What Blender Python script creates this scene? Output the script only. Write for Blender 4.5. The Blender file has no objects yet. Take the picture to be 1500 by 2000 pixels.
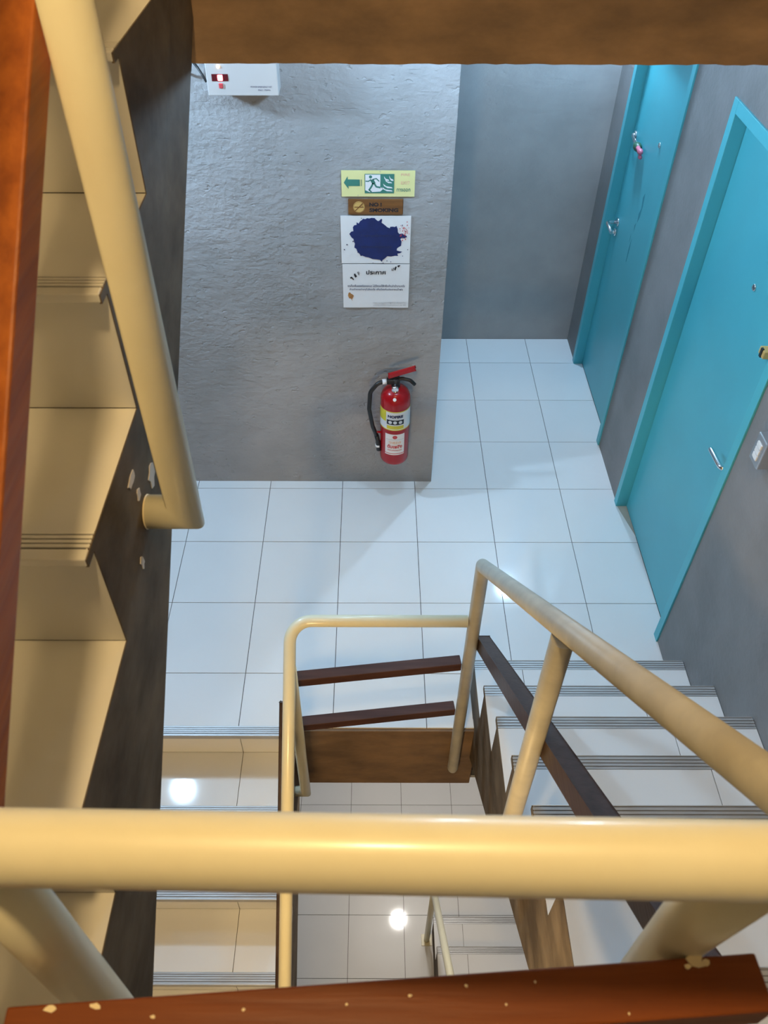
import bpy, bmesh, math, random
from mathutils import Vector, Matrix
random.seed(7)
sc = bpy.context.scene
COL = sc.collection

# ------------------------------------------------------------------ camera
cam_d = bpy.data.cameras.new('camera')
cam = bpy.data.objects.new('camera', cam_d)
COL.objects.link(cam)
cam.location = (0.0, 0.0, 3.08)
PITCH = 0.7909
cam.rotation_euler = (math.pi / 2 - PITCH, 0, 0)
cam.rotation_euler = (Matrix.Rotation(math.pi / 2 - PITCH, 3, 'X') @ Matrix.Rotation(0.0026, 3, 'Z')).to_euler()
cam_d.sensor_fit = 'VERTICAL'
cam_d.sensor_height = 36.0
cam_d.lens = 1575.5 / 2000 * 36.0
cam_d.shift_x = 21.0 / 2000
cam_d.clip_start = 0.02
cam_d.dof.use_dof = True
cam_d.dof.focus_distance = 3.9
cam_d.dof.aperture_fstop = 11.0
sc.camera = cam

# ------------------------------------------------------------------ world and exposure
world = bpy.data.worlds.new('world')
sc.world = world
world.use_nodes = True
world.node_tree.nodes['Background'].inputs[0].default_value = (0.75, 0.82, 1.0, 1)
world.node_tree.nodes['Background'].inputs[1].default_value = 0.02
sc.view_settings.view_transform = 'Standard'
sc.view_settings.look = 'None'
sc.view_settings.gamma = 1.0
sc.view_settings.use_curve_mapping = False
sc.view_settings.exposure = 0.0
sc.cycles.max_bounces = 10
sc.cycles.diffuse_bounces = 6
sc.cycles.sample_clamp_indirect = 6.0

COOL = (0.505, 0.75, 1.0)
WARM = (1.0, 0.69, 0.32)
NEUTRAL = (1.0, 0.96, 0.90)
# lamps: x, y, z, colour, radius, radiance
LAMPS = [
    (-1.46, 2.85, 2.45, COOL, 0.06, 780, 'cool white globe lamp over the left end of the tiled corridor', 2.75),
    (0.26, 2.72, 2.45, COOL, 0.06, 250, 'cool white globe lamp before the grey wall with notices', 2.75),
    (1.17, 4.54, 2.45, COOL, 0.05, 1020, 'cool white globe lamp in the recess corner by the far teal door', 2.75),
    (0.27, 2.80, -0.70, NEUTRAL, 0.06, 450, 'white globe lamp above the lowest tiled floor', -0.48),
    (-0.08, 0.20, 4.15, WARM, 0.08, 370, 'warm globe lamp high above the nearest landing', 4.56),
    (-0.30, -0.15, 1.12, WARM, 0.08, 300, 'warm globe lamp beneath the nearest landing', 1.38),
]

# ------------------------------------------------------------------ materials
def mat(name, color, rough=0.5, metal=0.0, spec=0.5, var=0.0, vscale=6.0, vstretch=(1, 1, 1), color2=None, bump=0.0, bscale=40.0, coat=0.0, emit=None, estr=0.0, detail=6):
    m = bpy.data.materials.new(name)
    m.use_nodes = True
    nt = m.node_tree
    b = nt.nodes['Principled BSDF']
    b.inputs['Base Color'].default_value = (*color, 1)
    b.inputs['Roughness'].default_value = rough
    b.inputs['Metallic'].default_value = metal
    b.inputs['Specular IOR Level'].default_value = spec
    b.inputs['Coat Weight'].default_value = coat
    b.inputs['Coat Roughness'].default_value = 0.12
    tc = nt.nodes.new('ShaderNodeTexCoord')
    mp = nt.nodes.new('ShaderNodeMapping')
    mp.inputs['Scale'].default_value = vstretch
    nt.links.new(tc.outputs['Object'], mp.inputs['Vector'])
    if var > 0 or color2:
        n = nt.nodes.new('ShaderNodeTexNoise')
        n.inputs['Scale'].default_value = vscale
        n.inputs['Detail'].default_value = detail
        n.inputs['Roughness'].default_value = 0.6
        nt.links.new(mp.outputs['Vector'], n.inputs['Vector'])
        r = nt.nodes.new('ShaderNodeValToRGB')
        r.color_ramp.elements[0].position = 0.35
        r.color_ramp.elements[1].position = 0.65
        c2 = color2 or tuple(c * (1 - var) for c in color)
        r.color_ramp.elements[0].color = (*c2, 1)
        r.color_ramp.elements[1].color = (*color, 1)
        nt.links.new(n.outputs['Fac'], r.inputs['Fac'])
        nt.links.new(r.outputs['Color'], b.inputs['Base Color'])
    if bump > 0:
        n2 = nt.nodes.new('ShaderNodeTexNoise')
        n2.inputs['Scale'].default_value = bscale
        n2.inputs['Detail'].default_value = 5
        nt.links.new(mp.outputs['Vector'], n2.inputs['Vector'])
        bp = nt.nodes.new('ShaderNodeBump')
        bp.inputs['Strength'].default_value = bump
        bp.inputs['Distance'].default_value = 0.01
        nt.links.new(n2.outputs['Fac'], bp.inputs['Height'])
        nt.links.new(bp.outputs['Normal'], b.inputs['Normal'])
    if emit:
        b.inputs['Emission Color'].default_value = (*emit, 1)
        b.inputs['Emission Strength'].default_value = estr
    return m

def plaster(name, c1, c2, pits=1.0, relief=0.5):
    """trowelled cement: cloudy colour, small lumps, scattered pits and horizontal drag marks"""
    m = bpy.data.materials.new(name)
    m.use_nodes = True
    nt = m.node_tree
    L = nt.links.new
    b = nt.nodes['Principled BSDF']
    b.inputs['Roughness'].default_value = 0.62
    b.inputs['Specular IOR Level'].default_value = 0.35
    tc = nt.nodes.new('ShaderNodeTexCoord')
    def noise(scale, detail, stretch=(1, 1, 1), rough=0.55):
        mp = nt.nodes.new('ShaderNodeMapping')
        mp.inputs['Scale'].default_value = stretch
        L(tc.outputs['Object'], mp.inputs['Vector'])
        n = nt.nodes.new('ShaderNodeTexNoise')
        n.inputs['Scale'].default_value = scale
        n.inputs['Detail'].default_value = detail
        n.inputs['Roughness'].default_value = rough
        L(mp.outputs['Vector'], n.inputs['Vector'])
        return n.outputs['Fac']
    def ramp(src, p0, p1, c0=(0, 0, 0), c1_=(1, 1, 1)):
        r = nt.nodes.new('ShaderNodeValToRGB')
        r.color_ramp.elements[0].position = p0
        r.color_ramp.elements[1].position = p1
        r.color_ramp.elements[0].color = (*c0, 1)
        r.color_ramp.elements[1].color = (*c1_, 1)
        L(src, r.inputs['Fac'])
        return r.outputs['Color']
    def math_(op, a, bb):
        n = nt.nodes.new('ShaderNodeMath')
        n.operation = op
        for i, v in enumerate((a, bb)):
            if isinstance(v, (int, float)):
                n.inputs[i].default_value = v
            else:
                L(v, n.inputs[i])
        return n.outputs[0]
    L(ramp(noise(2.6, 7), 0.36, 0.66, c2, c1), b.inputs['Base Color'])
    lumps = noise(38, 6, (1, 1, 1.3), 0.5)
    mid = noise(9, 5, (1, 1, 1.6))
    pit = ramp(noise(26, 2, (1, 1, 1.6), 0.4), 0.27, 0.33)
    drag = ramp(noise(10, 3, (1.2, 1.2, 9), 0.6), 0.30, 0.36)
    patch = ramp(noise(1.6, 2), 0.45, 0.60)
    h = math_('MULTIPLY', lumps, math_('ADD', math_('MULTIPLY', patch, 0.35), 0.25))
    h = math_('ADD', h, math_('MULTIPLY', mid, 0.8))
    h = math_('ADD', h, math_('MULTIPLY', pit, 0.35 * pits))
    h = math_('ADD', h, math_('MULTIPLY', drag, 0.22 * pits))
    bp = nt.nodes.new('ShaderNodeBump')
    bp.inputs['Strength'].default_value = relief
    bp.inputs['Distance'].default_value = 0.03
    L(h, bp.inputs['Height'])
    L(bp.outputs['Normal'], b.inputs['Normal'])
    return m

def wood(name, c1, c2, axis):
    st = [14, 14, 14]
    st[axis] = 0.9
    return mat(name, c1, rough=0.42, var=0.4, vscale=3.0, vstretch=tuple(st), color2=c2, coat=0.0, spec=0.16, bump=0.08, bscale=6)

M = {}
M['tile'] = mat('white_glazed_tile', (0.75, 0.76, 0.77), rough=0.06, spec=0.5, var=0.03, vscale=2)
M['tile_cream'] = mat('cream_glazed_tile', (0.76, 0.74, 0.67), rough=0.12, spec=0.5, var=0.05, vscale=2)
M['grout'] = mat('dark_grout', (0.10, 0.095, 0.09), rough=0.9, var=0.3, vscale=30)
M['wall'] = plaster('grey_plaster', (0.36, 0.36, 0.37), (0.285, 0.29, 0.298), relief=0.42)
M['wall_back'] = plaster('recess_plaster', (0.36, 0.365, 0.37), (0.29, 0.295, 0.30), relief=0.08)
M['wall_smooth'] = plaster('smooth_grey_plaster', (0.25, 0.24, 0.24), (0.19, 0.185, 0.185), pits=0.15, relief=0.15)
M['beam'] = mat('brown_concrete', (0.25, 0.155, 0.085), rough=0.7, vscale=3.5, color2=(0.12, 0.075, 0.045), vstretch=(1, 1, 2.2), bump=0.25, bscale=18, detail=8)
M['stringer'] = mat('dark_polished_concrete', (0.165, 0.126, 0.085), rough=0.7, spec=0.12, vscale=4.5, color2=(0.068, 0.050, 0.034), vstretch=(1, 1.0, 1.6), bump=0.2, bscale=16, detail=8)
M['ceiling'] = mat('ceiling_paint', (0.40, 0.40, 0.39), rough=0.85, var=0.06)
M['cream'] = mat('cream_gloss_paint', (0.77, 0.735, 0.55), rough=0.36, vscale=5, color2=(0.72, 0.675, 0.49), coat=0.2)
M['cream_worn'] = mat('worn_cream_paint', (0.47, 0.44, 0.36), rough=0.45, vscale=7, color2=(0.37, 0.345, 0.29), vstretch=(1, 1, 1.5), spec=0.35)
M['cream_weld'] = mat('pale_cream_paint', (0.78, 0.66, 0.42), rough=0.5)
M['wood_x'] = wood('stained_wood_x', (0.20, 0.054, 0.013), (0.13, 0.032, 0.008), 0)
M['wood_y'] = wood('stained_wood_y', (0.36, 0.105, 0.018), (0.22, 0.058, 0.012), 1)
M['shaded_wood_x'] = wood('shaded_wood_x', (0.075, 0.032, 0.022), (0.045, 0.018, 0.013), 0)  # stained wood again, its dimmer cool lighting put into the colour
M['shaded_wood_y'] = wood('shaded_wood_y', (0.06, 0.034, 0.028), (0.035, 0.018, 0.014), 1)  # sloping bars: same wood, shade painted in as a darker base colour
M['alu'] = mat('ribbed_aluminium', (0.50, 0.50, 0.50), rough=0.48, metal=0.55, var=0.15, vscale=8, vstretch=(1, 12, 12))
M['groove'] = mat('dark_groove', (0.07, 0.065, 0.06), rough=0.8, var=0.3)  # dark strips laid between the nosing ribs
M['alu_groove'] = mat('aluminium_groove', (0.26, 0.26, 0.27), rough=0.6, metal=0.3, var=0.4, vscale=6)
M['teal'] = mat('teal_gloss_paint', (0.075, 0.42, 0.50), rough=0.36, var=0.06, vscale=3)
M['teal_frame'] = mat('teal_frame_paint', (0.08, 0.45, 0.53), rough=0.4, var=0.05, vscale=4)
M['scuff'] = mat('dark_scuff', (0.035, 0.27, 0.35), rough=0.6, var=0.2)
M['chrome'] = mat('chrome', (0.75, 0.76, 0.78), rough=0.16, metal=1.0, var=0.03)
M['steel'] = mat('brushed_steel', (0.55, 0.56, 0.58), rough=0.32, metal=0.85, var=0.05)
M['black'] = mat('black_rubber', (0.012, 0.012, 0.013), rough=0.45, var=0.2)
M['ink'] = mat('black_ink', (0.012, 0.012, 0.02), rough=0.7, var=0.1)
M['navy'] = mat('navy_ink', (0.02, 0.03, 0.10), rough=0.7, var=0.1)
M['red'] = mat('red_gloss_paint', (0.36, 0.006, 0.010), rough=0.25, coat=0.1, spec=0.35, var=0.08)
M['red_ink'] = mat('red_ink', (0.55, 0.05, 0.06), rough=0.7, var=0.1)
M['pink_ink'] = mat('faded_pink_ink', (0.80, 0.50, 0.36), rough=0.7, var=0.1)
M['paper'] = mat('white_paper', (0.80, 0.80, 0.82), rough=0.8, var=0.04)
M['yellow'] = mat('pale_yellow_sheet', (0.78, 0.76, 0.36), rough=0.5, var=0.06)
M['yellow_ink'] = mat('strong_yellow_ink', (0.72, 0.62, 0.04), rough=0.5, var=0.06)
M['box_white'] = mat('grey_white_enamel', (0.50, 0.49, 0.49), rough=0.4, var=0.03)
M['white'] = mat('white_enamel', (0.80, 0.80, 0.80), rough=0.35, var=0.03)
M['green'] = mat('dark_green_ink', (0.04, 0.21, 0.17), rough=0.6, var=0.1)
M['sign_wood'] = mat('brown_sign_wood', (0.21, 0.085, 0.022), rough=0.45, color2=(0.13, 0.05, 0.014), vscale=4, vstretch=(1, 10, 14))
M['gold'] = mat('gold_disc', (0.62, 0.40, 0.13), rough=0.5, var=0.1)
M['blue'] = mat('deep_blue_ink', (0.003, 0.018, 0.13), rough=0.7, color2=(0.002, 0.012, 0.09), vscale=20)
M['flower'] = mat('orange_brown_ink', (0.55, 0.26, 0.07), rough=0.7, color2=(0.30, 0.13, 0.05), vscale=60)
M['pink'] = mat('pink_plastic', (0.62, 0.16, 0.24), rough=0.35, var=0.1)
M['green_charm'] = mat('dark_green_plastic', (0.03, 0.10, 0.06), rough=0.4, var=0.1)
M['lamp_cool'] = None
M['led'] = mat('red_led', (0.9, 0.1, 0.1), emit=(1.0, 0.12, 0.16), estr=14.0)
M['led_core'] = mat('red_led_core', (1, 0.6, 0.6), emit=(1.0, 0.55, 0.6), estr=14.0)
M['led_amber'] = mat('amber_led', (1, 0.6, 0.3), emit=(1.0, 0.62, 0.30), estr=8.0)
M['led_window'] = mat('dark_red_window', (0.10, 0.008, 0.016), rough=0.15, var=0.05)
M['flake'] = mat('pale_plaster_flake', (0.62, 0.57, 0.52), rough=0.8, var=0.15, vscale=40)
M['threshold'] = mat('threshold_cement', (0.42, 0.40, 0.34), rough=0.7, var=0.2)

# ------------------------------------------------------------------ mesh helpers
def B():
    return bmesh.new()

def add_box(bm, x0, x1, y0, y1, z0, z1, bevel=0.0):
    ret = bmesh.ops.create_cube(bm, size=1.0)
    vs = ret['verts']
    for v in vs:
        v.co = Vector(((x0 + x1) / 2 + v.co.x * (x1 - x0), (y0 + y1) / 2 + v.co.y * (y1 - y0), (z0 + z1) / 2 + v.co.z * (z1 - z0)))
    if bevel > 0:
        es = list({e for v in vs for e in v.link_edges})
        bmesh.ops.bevel(bm, geom=es, offset=bevel, segments=2, affect='EDGES', profile=0.5)

def add_prism(bm, poly, a0, a1, axis):
    """extrude a 2-D polygon along an axis (0: polygon is (y,z), 1: (x,z), 2: (x,y))"""
    def P(p, a):
        return [(a, p[0], p[1]), (p[0], a, p[1]), (p[0], p[1], a)][axis]
    v0 = [bm.verts.new(P(p, a0)) for p in poly]
    v1 = [bm.verts.new(P(p, a1)) for p in poly]
    n = len(poly)
    f0 = bm.faces.new(v0)
    f1 = bm.faces.new(list(reversed(v1)))
    fs = [f0, f1]
    for i in range(n):
        fs.append(bm.faces.new((v0[i], v1[i], v1[(i + 1) % n], v0[(i + 1) % n])))
    bmesh.ops.recalc_face_normals(bm, faces=fs)

def fillet(pts, r, n=6):
    out = [Vector(pts[0])]
    for i in range(1, len(pts) - 1):
        p, a, c = Vector(pts[i]), Vector(pts[i - 1]), Vector(pts[i + 1])
        u, w = (a - p).normalized(), (c - p).normalized()
        ang = u.angle(w)
        t = min(r / math.tan(ang / 2), (a - p).length * 0.48, (c - p).length * 0.48)
        rr = t * math.tan(ang / 2)
        ctr = p + (u + w).normalized() * (rr / math.sin(ang / 2))
        s, e = p + u * t - ctr, p + w * t - ctr
        tot = s.angle(e)
        ax = s.cross(e).normalized()
        for k in range(n + 1):
            out.append(ctr + Matrix.Rotation(tot * k / n, 3, ax) @ s)
    out.append(Vector(pts[-1]))
    return out

def add_tube(bm, pts, r, seg=20, cap=True, round_ends=(False, False)):
    pts = [Vector(p) for p in pts]
    radii = [r] * len(pts) if not isinstance(r, (list, tuple)) else list(r)
    def dome(p, d, rad):
        return [(p + d * (rad * math.sin(a)), rad * math.cos(a)) for a in (math.radians(30), math.radians(60), math.radians(85))]
    if round_ends[1]:
        d = (pts[-1] - pts[-2]).normalized()
        for q, rr in dome(pts[-1], d, radii[-1]):
            pts.append(q); radii.append(rr)
    if round_ends[0]:
        d = (pts[0] - pts[1]).normalized()
        for q, rr in dome(pts[0], d, radii[0]):
            pts.insert(0, q); radii.insert(0, rr)
    tang = []
    for i in range(len(pts)):
        a = (pts[i] - pts[i - 1]).normalized() if i > 0 else None
        b = (pts[i + 1] - pts[i]).normalized() if i < len(pts) - 1 else None
        tang.append(((a or b) + (b or a)).normalized())
    t0 = tang[0]
    up = Vector((0, 0, 1)) if abs(t0.z) < 0.9 else Vector((1, 0, 0))
    n = t0.cross(up).normalized()
    rings = []
    for i, p in enumerate(pts):
        if i > 0:
            q = tang[i - 1].rotation_difference(tang[i])
            n = (q @ n).normalized()
        bvec = tang[i].cross(n).normalized()
        k = 1.0
        if 0 < i < len(pts) - 1:
            half = (pts[i] - pts[i - 1]).angle(pts[i + 1] - pts[i], 0) / 2
            k = 1 / max(0.5, math.cos(half))
            bend = ((pts[i + 1] - pts[i]).normalized() - (pts[i] - pts[i - 1]).normalized())
            bend = bend.normalized() if bend.length > 1e-5 else None
        else:
            bend = None
        ring = []
        for s in range(seg):
            th = 2 * math.pi * s / seg
            off = (n * math.cos(th) + bvec * math.sin(th)) * radii[i]
            if bend is not None:
                off += bend * (off.dot(bend) * (k - 1))
            ring.append(bm.verts.new(p + off))
        rings.append(ring)
    for a, b in zip(rings, rings[1:]):
        for s in range(seg):
            f = bm.faces.new((a[s], a[(s + 1) % seg], b[(s + 1) % seg], b[s]))
            f.smooth = True
    if cap:
        bm.faces.new(list(reversed(rings[0])))
        bm.faces.new(rings[-1])

def add_lathe(bm, prof, center, seg=32, axis='Z'):
    rings = []
    for r, h in prof:
        ring = []
        for s in range(seg):
            th = 2 * math.pi * s / seg
            a, b = r * math.cos(th), r * math.sin(th)
            v = {'Z': (a, b, h), 'X': (h, a, b), 'Y': (a, h, b)}[axis]
            ring.append(bm.verts.new(Vector(center) + Vector(v)))
        rings.append(ring)
    fs = []
    for p, q in zip(rings, rings[1:]):
        for s in range(seg):
            f = bm.faces.new((p[s], p[(s + 1) % seg], q[(s + 1) % seg], q[s]))
            f.smooth = True
            fs.append(f)
    fs.append(bm.faces.new(rings[0]))
    fs.append(bm.faces.new(rings[-1]))
    bmesh.ops.recalc_face_normals(bm, faces=fs)

def add_bar(bm, p0, p1, w, h, side=None, bevel=0.003):
    """square timber between two points; w across (horizontal), h upright"""
    p0, p1 = Vector(p0), Vector(p1)
    d = (p1 - p0).normalized()
    s = d.cross(Vector((0, 0, 1))).normalized()
    u = s.cross(d).normalized()
    ret = bmesh.ops.create_cube(bm, size=1.0)
    L = (p1 - p0).length
    c = (p0 + p1) / 2
    for v in ret['verts']:
        v.co = c + s * (v.co.x * w) + d * (v.co.y * L) + u * (v.co.z * h)
    es = list({e for v in ret['verts'] for e in v.link_edges})
    bmesh.ops.bevel(bm, geom=es, offset=bevel, segments=2, affect='EDGES', profile=0.5)

def add_poly(bm, pts):
    f = bm.faces.new([bm.verts.new(p) for p in pts])
    return f

def obj(name, bm, m, parent=None, kind=None, label=None):
    me = bpy.data.meshes.new(name)
    bm.normal_update()
    bm.to_mesh(me)
    bm.free()
    for mm in (m if isinstance(m, (list, tuple)) else [m]):
        me.materials.append(mm)
    o = bpy.data.objects.new(name, me)
    COL.objects.link(o)
    if parent is not None:
        o.parent = parent
        o.matrix_parent_inverse = Matrix.Translation(parent_world(parent)).inverted()
    if kind:
        o['kind'] = kind
    if label:
        o['label'] = label
    return o

def parent_world(p):
    return p.location.copy() if p.parent is None else Vector((0, 0, 0))   # children carry world coordinates in their meshes

def thing(name, label, cat, loc=(0, 0, 0), group=None, kind=None):
    o = bpy.data.objects.new(name, None)
    COL.objects.link(o)
    o.location = loc
    o.empty_display_size = 0.05
    o['label'] = label
    if cat:
        o['category'] = cat
    if group:
        o['group'] = group
    if kind:
        o['kind'] = kind
    return o

def tag(o, label, cat, group=None):
    o['label'] = label
    o['category'] = cat
    if group:
        o['group'] = group
    return o

def text_bm(body, size, align='LEFT', bold=0.0, res=3):
    """outline of a line of writing as a flat mesh in local x,y"""
    cu = bpy.data.curves.new('writing', 'FONT')
    cu.body = body
    cu.size = size
    cu.align_x = align
    cu.align_y = 'CENTER'
    cu.resolution_u = res
    cu.offset = bold
    o = bpy.data.objects.new('writing', cu)
    COL.objects.link(o)
    bpy.context.view_layer.update()
    me = bpy.data.meshes.new_from_object(o.evaluated_get(bpy.context.evaluated_depsgraph_get()))
    bm = B()
    bm.from_mesh(me)
    bpy.data.objects.remove(o)
    bpy.data.curves.remove(cu)
    bpy.data.meshes.remove(me)
    return bm

def text_wall(name, body, size, x, y, z, m, parent, width=None, align='LEFT', bold=0.0, height=None):
    """writing on a surface that faces -Y; width stretches the line to a measured length"""
    bm = text_bm(body, size, align, bold)
    if len(bm.verts) == 0:
        bm.free()
        return None
    xs = [v.co.x for v in bm.verts]
    ys = [v.co.y for v in bm.verts]
    k = width / (max(xs) - min(xs)) if width else 1.0
    kz = height / (max(ys) - min(ys)) if height else 1.0
    cx = {'LEFT': min(xs), 'CENTER': (min(xs) + max(xs)) / 2}[align]
    cz = (min(ys) + max(ys)) / 2
    for v in bm.verts:
        v.co = Vector((x + (v.co.x - cx) * k, y, z + (v.co.y - cz) * kz))
    return obj(name, bm, m, parent)

# ------------------------------------------------------------------ dimensions
RISE = 3.15 / 16
FLOOR2 = -3.15
WELL_L, WELL_R = -0.34, 0.43        # faces of the two flights along the well
LANE_L, WALL_R = -1.30, 1.32
SLAB_Y = 1.745
FRONT_Y, RECESS_Y, CORNER_X = 3.287, 4.71, 0.322
GX, GY, TILE = -0.5702, 2.4282, 0.40

# ------------------------------------------------------------------ floors
tile_cache = {}
def tile_part(parent, x0, x1, y0, y1, ztop, m, name='tile', gap=0.0016, th=0.010):
    if x1 - x0 < 0.012 or y1 - y0 < 0.012:
        return
    key = (round(x1 - x0, 3), round(y1 - y0, 3), m.name)
    if key not in tile_cache:
        bm = B()
        w, d = (x1 - x0) / 2 - gap, (y1 - y0) / 2 - gap
        add_box(bm, -w, w, -d, d, -th, 0)
        me = bpy.data.meshes.new(name)
        bm.to_mesh(me)
        bm.free()
        me.materials.append(m)
        tile_cache[key] = me
    o = bpy.data.objects.new(name, tile_cache[key])
    COL.objects.link(o)
    o.parent = parent
    tilt = 0.0012
    o.rotation_euler = (random.uniform(-tilt, tilt), random.uniform(-tilt, tilt), 0)
    o.location = Vector(((x0 + x1) / 2, (y0 + y1) / 2, ztop)) - parent_world(parent)

def tile_area(parent, rects, z, gx, gy, sx, sy):
    for (rx0, rx1, ry0, ry1) in rects:
        i0, i1 = math.floor((rx0 - gx) / sx), math.ceil((rx1 - gx) / sx)
        j0, j1 = math.floor((ry0 - gy) / sy), math.ceil((ry1 - gy) / sy)
        for i in range(i0, i1):
            for j in range(j0, j1):
                x0, x1 = max(rx0, gx + i * sx), min(rx1, gx + (i + 1) * sx)
                y0, y1 = max(ry0, gy + j * sy), min(ry1, gy + (j + 1) * sy)
                tile_part(parent, x0, x1, y0, y1, z, M['tile'])

bm = B()
add_box(bm, -3.0, WALL_R + 0.10, SLAB_Y + 0.03, RECESS_Y + 0.02, -0.46, -0.004)
floor = obj('floor', bm, M['grout'], kind='structure', label='corridor floor of large glossy white tiles')
for i in range(-5, 6):
    for j in range(-2, 7):
        x0, x1 = GX + i * TILE, min(WALL_R + 0.05, GX + (i + 1) * TILE)
        y0, y1 = max(SLAB_Y + 0.012, GY + j * TILE), min(RECESS_Y, GY + (j + 1) * TILE)
        if x1 <= CORNER_X + 0.01:
            y1 = min(y1, FRONT_Y + 0.01)
        if y1 - y0 > 0.02:
            tile_part(floor, x0, x1, y0, y1, 0.0, M['tile'])
bm = B()
add_box(bm, WELL_L - 0.02, WELL_R + 0.02, SLAB_Y, SLAB_Y + 0.06, -0.481, -0.008, 0.004)
obj('slab_edge', bm, M['beam'], floor, label='brown trowelled concrete edge of the floor slab')
bm = B()
add_box(bm, -3.0, WALL_R + 0.10, SLAB_Y + 0.03, RECESS_Y + 0.02, -0.481, -0.461)
obj('slab_soffit', bm, M['ceiling'], floor)

bm = B()
add_box(bm, -2.2, WALL_R, -1.2, FRONT_Y, FLOOR2 - 0.15, FLOOR2 - 0.004)
floor2 = obj('floor', bm, M['grout'], kind='structure', label='lowest floor of white tiles seen down the stairwell')
tile_area(floor2, [(-1.0, 1.3, 0.9, 3.28)], FLOOR2, -0.17, 2.041, 0.40, 0.414)

for z0, lab in ((1.575, 'half landing the stairs turn on, nearest'), (-1.575, 'half landing below the lower flights')):
    bm = B()
    add_box(bm, LANE_L, WALL_R, -1.2, -0.14 if z0 > 0 else -0.10, z0 - 0.18, z0 - 0.004)
    add_box(bm, -0.34, WALL_R, -0.145, 0.175, z0 - 0.18, z0 - 0.004)
    hl = obj('floor', bm, M['stringer'], kind='structure', label=lab)
    for i in range(-2, 4):
        for j in range(-3, 1):
            x0, y0 = max(LANE_L, GX + i * TILE), -0.125 + j * TILE - TILE + TILE
            tile_part(hl, x0, min(WALL_R, GX + (i + 1) * TILE), max(-1.2, y0 - TILE), y0, z0, M['tile'])

# ------------------------------------------------------------------ ceilings and beam
bm = B()
add_box(bm, -3.0, WALL_R + 0.1, SLAB_Y + 0.03, RECESS_Y + 0.1, 2.75, 3.15)
ceil = obj('ceiling', bm, M['ceiling'], kind='structure', label='ceiling of the tiled corridor')
bm = B()
# ragged lower arris of the trowelled beam
nx = 90
xs = [-0.36 + (WALL_R + 0.36) * i / nx for i in range(nx + 1)]
low = [2.5752 + random.uniform(-0.0012, 0.0012) for i in range(nx + 1)]
add_prism(bm, [(x, z) for x, z in zip(xs, low)] + [(WALL_R, 3.15), (-0.36, 3.15)], 1.7295, 1.7295 + 0.22, 1)
obj('edge_beam', bm, M['beam'], ceil, label='brown trowelled concrete beam along the upper floor edge')
bm = B()
add_box(bm, -1.35, WALL_R + 0.1, -1.25, 1.90, 4.56, 4.7)  # unseen slab closing the stairwell top, added so light bounces back
obj('ceiling', bm, M['ceiling'], kind='structure', label='unseen ceiling added over the stairwell to bounce light')

# ------------------------------------------------------------------ walls
bm = B()
add_box(bm, -3.0, CORNER_X, FRONT_Y, RECESS_Y + 0.1, -0.005, 2.76)
w = obj('wall_front', bm, M['wall'], kind='structure', label='rough grey plaster wall carrying the notices')
bm = B()
add_box(bm, CORNER_X - 0.02, WALL_R + 0.1, RECESS_Y, RECESS_Y + 0.12, -0.005, 2.76)
obj('wall_back', bm, M['wall_back'], kind='structure', label='grey plaster wall at the end of the recess')
D1 = (3.60, 4.465, 2.07)
D2 = (2.205, 3.14, 2.06)
bm = B()
X0, X1 = WALL_R, WALL_R + 0.14
add_box(bm, X0, X1, -1.25, D2[0], -3.3, 4.7)
add_box(bm, X0, X1, D2[0], RECESS_Y + 0.1, -3.3, -0.005)
add_box(bm, X0, X1, D2[0], D2[1], D2[2], 4.7)
add_box(bm, X0, X1, D2[1], D1[0], -0.005, 4.7)
add_box(bm, X0, X1, D1[0], D1[1], D1[2], 4.7)
add_box(bm, X0, X1, D1[1], RECESS_Y + 0.1, -0.005, 4.7)
obj('wall_right', bm, M['wall_smooth'], kind='structure', label='grey cement wall with the two teal doors')
bm = B()
add_box(bm, LANE_L - 0.1, LANE_L, -1.25, 1.74, -3.3, 4.7)
obj('wall_left', bm, M['wall_smooth'], kind='structure', label='grey wall beside the left flights')
bm = B()
add_box(bm, LANE_L - 0.1, WALL_R + 0.1, -1.32, -1.2, -3.3, 4.7)
obj('wall_rear', bm, M['wall_smooth'], kind='structure', label='grey wall behind the half landings')
bm = B()
add_box(bm, -3.1, -3.0, 1.74, RECESS_Y, -0.01, 2.76)
obj('wall_end', bm, M['wall_smooth'], kind='structure', label='grey wall at the left end of the corridor')
bm = B()
add_box(bm, -2.2, WALL_R, FRONT_Y, FRONT_Y + 0.1, -3.3, -0.47)
obj('wall_lower', bm, M['wall'], kind='structure', label='grey wall of the lowest floor')

# ------------------------------------------------------------------ stair flights
def nosing_bm(x0, x1, yn, s, ztop, wd=0.047, ribs=4, plain=0.016, lip=0.024):
    """ribbed strip: a base with ribs standing on it and a rounded lip over the front edge"""
    bm = B()
    y_a, y_b = yn, yn + s * wd
    lo, hi = min(y_a, y_b), max(y_a, y_b)
    if s > 0:
        lo += plain * 0.8
    else:
        hi -= plain * 0.8
    add_box(bm, x0 + 0.0006, x1 - 0.0006, lo, hi, ztop - 0.012, ztop - 0.0015)
    pl = plain
    a, b = yn, yn + s * pl
    add_box(bm, x0, x1, min(a, b), max(a, b), ztop - lip, ztop + 0.001, 0.002)
    step = (wd - pl) / ribs
    for i in range(ribs):
        a = yn + s * (pl + step * (i + 0.32))
        b = yn + s * (pl + step * (i + 1.0))
        add_box(bm, x0, x1, min(a, b), max(a, b), ztop - 0.006, ztop + 0.001)
    return bm

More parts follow.
